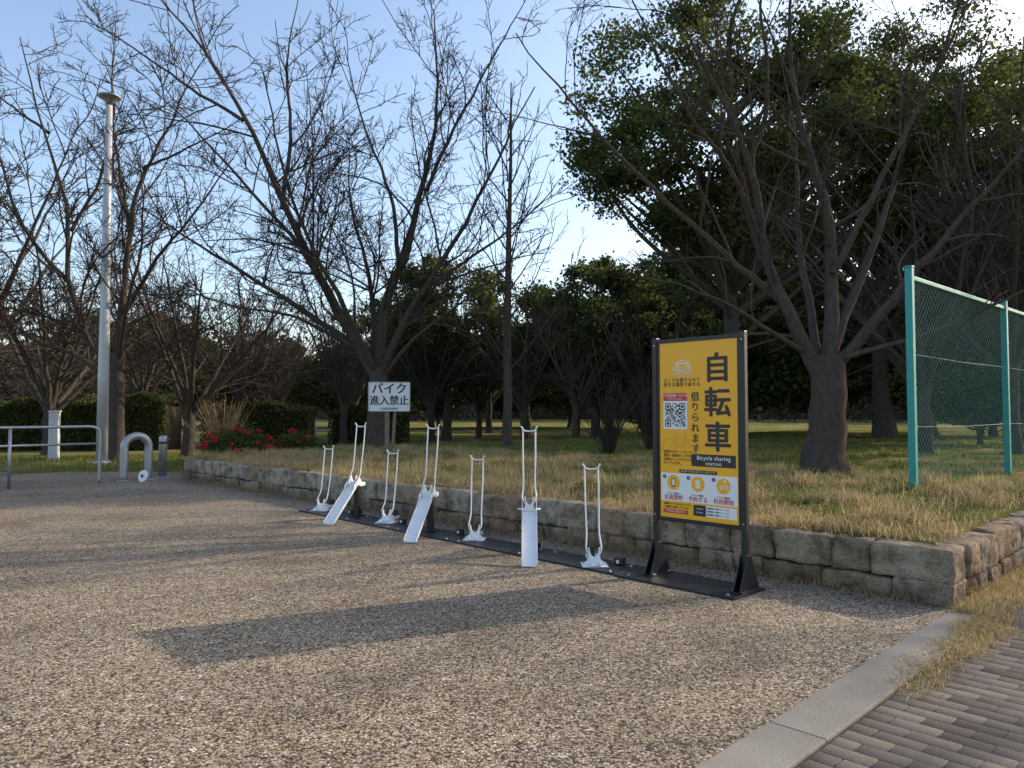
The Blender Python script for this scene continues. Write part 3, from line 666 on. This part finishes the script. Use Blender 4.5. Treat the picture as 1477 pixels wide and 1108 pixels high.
box("back_panel",(pw-.05,.02,zt-zb_-.037),(0,.004,(zt+zb_)/2),M_black,S0)
PW=pw-.048; PH=zt-zb_-.037; PT=zt-.0185
box("yellow_face",(PW,.003,PH),(0,-.0085,PT-PH/2),M_yel,S0,bevel=0)
YF=-.0102
def u(a): return -PW/2+PW*a
def v(b): return PT-PH*b
def rect(name,a0,a1,b0,b1,mat,lift=.0012):
    x0,x1,z0,z1=u(a0),u(a1),v(b1),v(b0)
    return pobj(name,[(x0,YF-lift,z0),(x1,YF-lift,z0),(x1,YF-lift,z1),(x0,YF-lift,z1)],[(0,1,2,3)],mat,S0)
def disc(name,a,b,r,mat,lift=.0012,r0=0,n=32,a0=0,a1=2*math.pi):
    cx,cz=u(a),v(b); V=[];Fc=[]
    for k in range(n+1):
        t_=a0+(a1-a0)*k/n; V+= [(cx+r*math.cos(t_),YF-lift,cz+r*math.sin(t_)),(cx+r0*math.cos(t_),YF-lift,cz+r0*math.sin(t_))]
    for k in range(n): Fc.append((2*k,2*k+2,2*k+3,2*k+1))
    me=D.meshes.new(name); me.from_pydata(V,[],Fc if r0>0 else [(2*k,2*k+2,1) for k in range(n)]); me.materials.append(mat); link(D.objects.new(name,me),S0)
def line(name,p,q,w,mat,lift=.0012):
    x0,z0=u(p[0]),v(p[1]); x1,z1=u(q[0]),v(q[1]); dx,dz=x1-x0,z1-z0; l=math.hypot(dx,dz); nx,nz=-dz/l*w/2,dx/l*w/2
    pobj(name,[(x0+nx,YF-lift,z0+nz),(x1+nx,YF-lift,z1+nz),(x1-nx,YF-lift,z1-nz),(x0-nx,YF-lift,z0-nz)],[(0,1,2,3)],mat,S0)
TY=YF-.003
for a_ in(.13,.42): disc("ghost_wheel",a_,.60,.082,M_yel2,.0006,.060)
for k,(p,q) in enumerate((((.13,.60),(.22,.545)),((.22,.545),(.36,.545)),((.36,.545),(.42,.60)),((.22,.545),(.27,.60)),((.27,.60),(.36,.545)),((.36,.545),(.34,.515)),((.22,.545),(.2,.52)))): line("ghost_frame",p,q,.018,M_yel2,.0007+.00005*k)
disc("logo_wheel",.235,.128,.020,M_wp,.0012,.012); disc("logo_wheel",.385,.128,.020,M_wp,.0012,.012)
line("logo_bar",(.235,.122),(.385,.122),.008,M_wp,.0018); line("logo_bar",(.27,.105),(.35,.105),.007,M_wp); line("logo_bar",(.265,.12),(.255,.102),.006,M_wp,.0014); line("logo_bar",(.355,.12),(.365,.102),.006,M_wp,.0014)
text("HELLO",.060,u(.31),v(.158),M_wp,S0,TY,.012,spacing=1.15); text("CYCLING",.036,u(.31),v(.182),M_wp,S0,TY,.012,spacing=1.2)
text("どこでも借りられて",.040,u(.30),v(.218),M_ink,S0,TY,.002,spacing=1.15); text("好きな場所で返せる",.040,u(.30),v(.243),M_ink,S0,TY,.002,spacing=1.15)
for k,ch in enumerate("自転車"):
    for j,(dx,dz) in enumerate(((0,0),(-.005,0),(.005,0),(0,.004),(0,-.004))): text(ch,.268,u(.755)+dx,v(.165+k*.19)+dz,M_ink,S0,TY-.00025*j,.004)
for k,ch in enumerate("借りられます"):
    for j,dx in enumerate((-.0012,.0012)): text(ch,.088,u(.475)+dx,v(.315+k*.058),M_ink,S0,TY-.00025*j,.002)
rect("red_header",.05,.37,.29,.335,M_red); text("ご利用登録・使い方",.030,u(.21),v(.305),M_wp,S0,TY,.006); text("アプリはこちら",.022,u(.21),v(.324),M_wp,S0,TY)
rect("qr_back",.05,.37,.335,.495,M_wp,.0012)
rq=np.random.default_rng(4); n=25; Q=[];Fq=[]; qs=.215; x0=u(.21)-qs/2; z0=v(.415)-qs/2
grid=rq.uniform(0,1,(n,n))<.48
for (a_,b_) in ((0,0),(0,n-7),(n-7,n-7)):
    grid[a_:a_+7,b_:b_+7]=True; grid[a_+1:a_+6,b_+1:b_+6]=False; grid[a_+2:a_+5,b_+2:b_+5]=True
for a_ in range(n):
    for b_ in range(n):
        if grid[a_,b_]:
            s=qs/n; k=len(Q); X=x0+a_*s; Z=z0+b_*s; Q+=[(X,YF-.002,Z),(X+s,YF-.002,Z),(X+s,YF-.002,Z+s),(X,YF-.002,Z+s)]; Fq.append((k,k+1,k+2,k+3))
pobj("qr_modules",Q,Fq,M_ink,S0)
rect("station_strip",.42,.97,.632,.700,M_ink); text("Bicycle sharing",.050,u(.70),v(.653),M_wp,S0,TY,.01,spacing=1.1); text("station",.046,u(.70),v(.682),M_wp,S0,TY,.01,spacing=1.2)
for k,s in enumerate(("全国のステーションで","貸出・返却がいつでも","可能なシェアサイクル","サービスです。")): text(s,.030,u(.05),v(.625+k*.022),M_ink,S0,TY,.003,align='LEFT',spacing=1.0)
rect("steps_header",.26,.74,.722,.742,M_ink); text("はじめての方もカンタン 3ステップ",.022,u(.5),v(.732),M_wp,S0,TY)
rect("steps_panel",.012,.988,.746,.905,M_wp,.0010)
for k,s in enumerate(("会員登録","予約する","利用開始")):
    a_=.18+k*.32; disc("step_circle",a_,.80,.068,M_yel,.0016); disc("step_number",a_-.12,.768,.018,M_ink,.0020)
    text(str(k+1),.03,u(a_-.12),v(.768),M_wp,S0,TY); text("アプリで簡単に",.020,u(a_),v(.863),M_ink,S0,TY)
    text(s,.050,u(a_),v(.886),M_red,S0,TY,.010)
rect("phone",.155,.205,.776,.824,M_ink,.0024); rect("phone_screen",.163,.197,.781,.817,M_wp,.0028)
for k in range(3): rect("phone_grid",.47,.53,.778+k*.016,.790+k*.016,M_wp,.0024)
disc("bike_icon",.795,.808,.016,M_wp,.0024,.010); disc("bike_icon",.865,.808,.016,M_wp,.0024,.010); line("bike_icon",(.80,.805),(.86,.79),.006,M_wp,.0026); disc("rider_head",.84,.772,.012,M_wp,.0024)
text("詳細はアプリまたはウェブで",.022,u(.05),v(.922),M_ink,S0,TY,.004,align='LEFT'); text("ご確認をお願いいたします",.022,u(.05),v(.940),M_ink,S0,TY,.004,align='LEFT')
rect("red_tag",.04,.37,.952,.975,M_red); text("ご利用は上記QRから",.022,u(.205),v(.963),M_wp,S0,TY)
rect("info_black",.44,.60,.915,.975,M_ink); rect("info_white",.60,.975,.915,.975,M_wp)
for k in range(3): text("設置場所 公園ステーション",.018,u(.61),v(.928+k*.017),M_ink,S0,TY,align='LEFT')
for k in range(2): text("STATION",.016,u(.52),v(.935+k*.02),M_wp,S0,TY)
# ------------------------------------------------------------ racks
def frame_bars(e,y0,z0,y1,z1,H,yt):
    hwid=.068
    for s in(-1,1):
        pipe("upright_bar",[(s*.045,y0,z0),(s*.075,y0+.03,z0+.07),(s*.062,y1,z1),(s*hwid,(y1+yt)/2+.012,(z1+H)/2),(s*hwid,yt,H-.06),(s*(hwid+.006),yt-.004,H-.02),(s*(hwid+.020),yt-.01,H+.005)],.0085,M_white,e,26,8)
    pipe("top_cradle",[(-hwid,yt,H-.03),(-.045,yt,H-.045),(0,yt,H-.05),(.045,yt,H-.045),(hwid,yt,H-.03)],.0085,M_white,e,14,8)
def cradle(e,y,z,w,h,rx=0,name="wheel_cradle"):
    pl=[(-w,0),(w,0),(w*.93,.022),(w*.62,.035),(w*.5,h*.6),(w*.62,h),(w*.48,h*.97)]
    arc=[(w*.48*math.cos(a),h*.97-.55*h*math.sin(a)) for a in np.linspace(.25,math.pi-.25,9)]
    pl+=arc+[(-x,zz) for x,zz in [(w*.48,h*.97),(w*.62,h),(w*.5,h*.6),(w*.62,.035),(w*.93,.022)]]
    prism(name,pl,.05,M_white,e,(0,y,z),(rx,0,0),.003)
def low_rack(x,y,ang):
    e=empty("bicycle_rack",(x,y,.018),-math.atan(ang))
    box("floor_plate",(.25,.24,.008),(0,.13,.004),M_white,e,bevel=.002)
    box("channel_floor",(.085,.50,.008),(0,.26,.016),M_white,e,bevel=.002)
    for s in(-1,1):
        prism("channel_side",[(0,.008),(.50,.008),(.50,.05),(.30,.06),(.20,.10),(.08,.05),(0,.035)],.006,M_white,e,(s*.047,0,0),axis='X',bevel=.001)
        prism("side_foot",[(0,0),(.075,0),(0,.06)],.006,M_white,e,(s*.05,.1,.008),(0,0,0 if s>0 else math.pi))
        lathe("bolt",[(.011,0),(.011,.008)],M_galv,e,(s*.10,.2,.008),10)
    cradle(e,.12,.012,.098,.16,rad(-8))
    frame_bars(e,.13,.09,.25,.30,.96,.36)
    box("rear_black_bracket",(.07,.05,.12),(0,.46,.06),M_black,e)
def high_rack(x,y,ang):
    e=empty("bicycle_rack",(x,y,.004),-math.atan(ang))
    L=math.hypot(.62,.44); sl=math.atan2(.44,.62)
    box("ramp",(.145,L,.006),(0,.31,.225),M_white,e,(sl,0,0),.002)
    for s in(-1,1): box("ramp_flange",(.006,L,.036),(s*.0755,.31-.01,.225+.014),M_white,e,(sl,0,0),.002)
    box("top_tray",(.145,.24,.006),(0,.74,.448),M_white,e,bevel=.002)
    for s in(-1,1):
        prism("tray_side",[(0,-.01),(.24,-.01),(.24,.04),(.14,.05),(.06,.13),(0,.07),(-.08,.02),(-.1,-.03)],.006,M_white,e,(s*.0755,.62,.455),axis='X',bevel=.001)
        box("wing_plate",(.045,.09,.006),(s*.10,.68,.472),M_white,e,bevel=.002)
    cradle(e,.66,.452,.082,.15)
    frame_bars(e,.67,.53,.76,.72,1.34,.86)
    box("support_post",(.07,.09,.42),(0,.77,.232),M_black,e,bevel=.003)
    box("support_foot",(.16,.22,.01),(0,.77,.022),M_black,e)
    prism("support_gusset",[(0,0),(.12,0),(0,.16)],.008,M_black,e,(0,.815,.03),axis='X')
low_rack(-2.93,11.15,.25); low_rack(-1.72,9.92,.2); low_rack(-.45,8.58,.1); low_rack(.80,7.12,.0)
high_rack(-2.44,9.92,.30); high_rack(-1.17,8.56,.2); high_rack(.17,7.22,.02)
# ------------------------------------------------------------ light, sky, camera
sd_=Vector((.909,.417,0)).normalized(); el=rad(27)
sv=Vector((sd_.x*math.cos(el),sd_.y*math.cos(el),math.sin(el)))
L=D.lights.new("sun",'SUN'); L.energy=4.8; L.angle=rad(.9); L.color=(1,.86,.68)
o=D.objects.new("sun",L); o.rotation_euler=sv.to_track_quat('Z','Y').to_euler(); link(o)
w=D.worlds.new("World"); sc.world=w; w.use_nodes=True; nt=w.node_tree
sk=nt.nodes.new("ShaderNodeTexSky"); sk.sky_type='NISHITA'; sk.sun_disc=False; sk.sun_elevation=el; sk.sun_rotation=math.atan2(sd_.x,sd_.y)
sk.air_density=1.0; sk.dust_density=2.0; sk.ozone_density=1.0
nt.links.new(sk.outputs[0],nt.nodes["Background"].inputs[0]); nt.nodes["Background"].inputs[1].default_value=.29
cam=D.cameras.new("camera"); cam.sensor_width=36; cam.lens=26.0; cam.clip_end=3000; cam.clip_start=.05
co=D.objects.new("camera",cam); co.location=(0,0,1.5); co.rotation_euler=(rad(92.2),0,0); link(co); sc.camera=co
sc.view_settings.view_transform='Standard'; sc.view_settings.look='None'; sc.view_settings.exposure=0
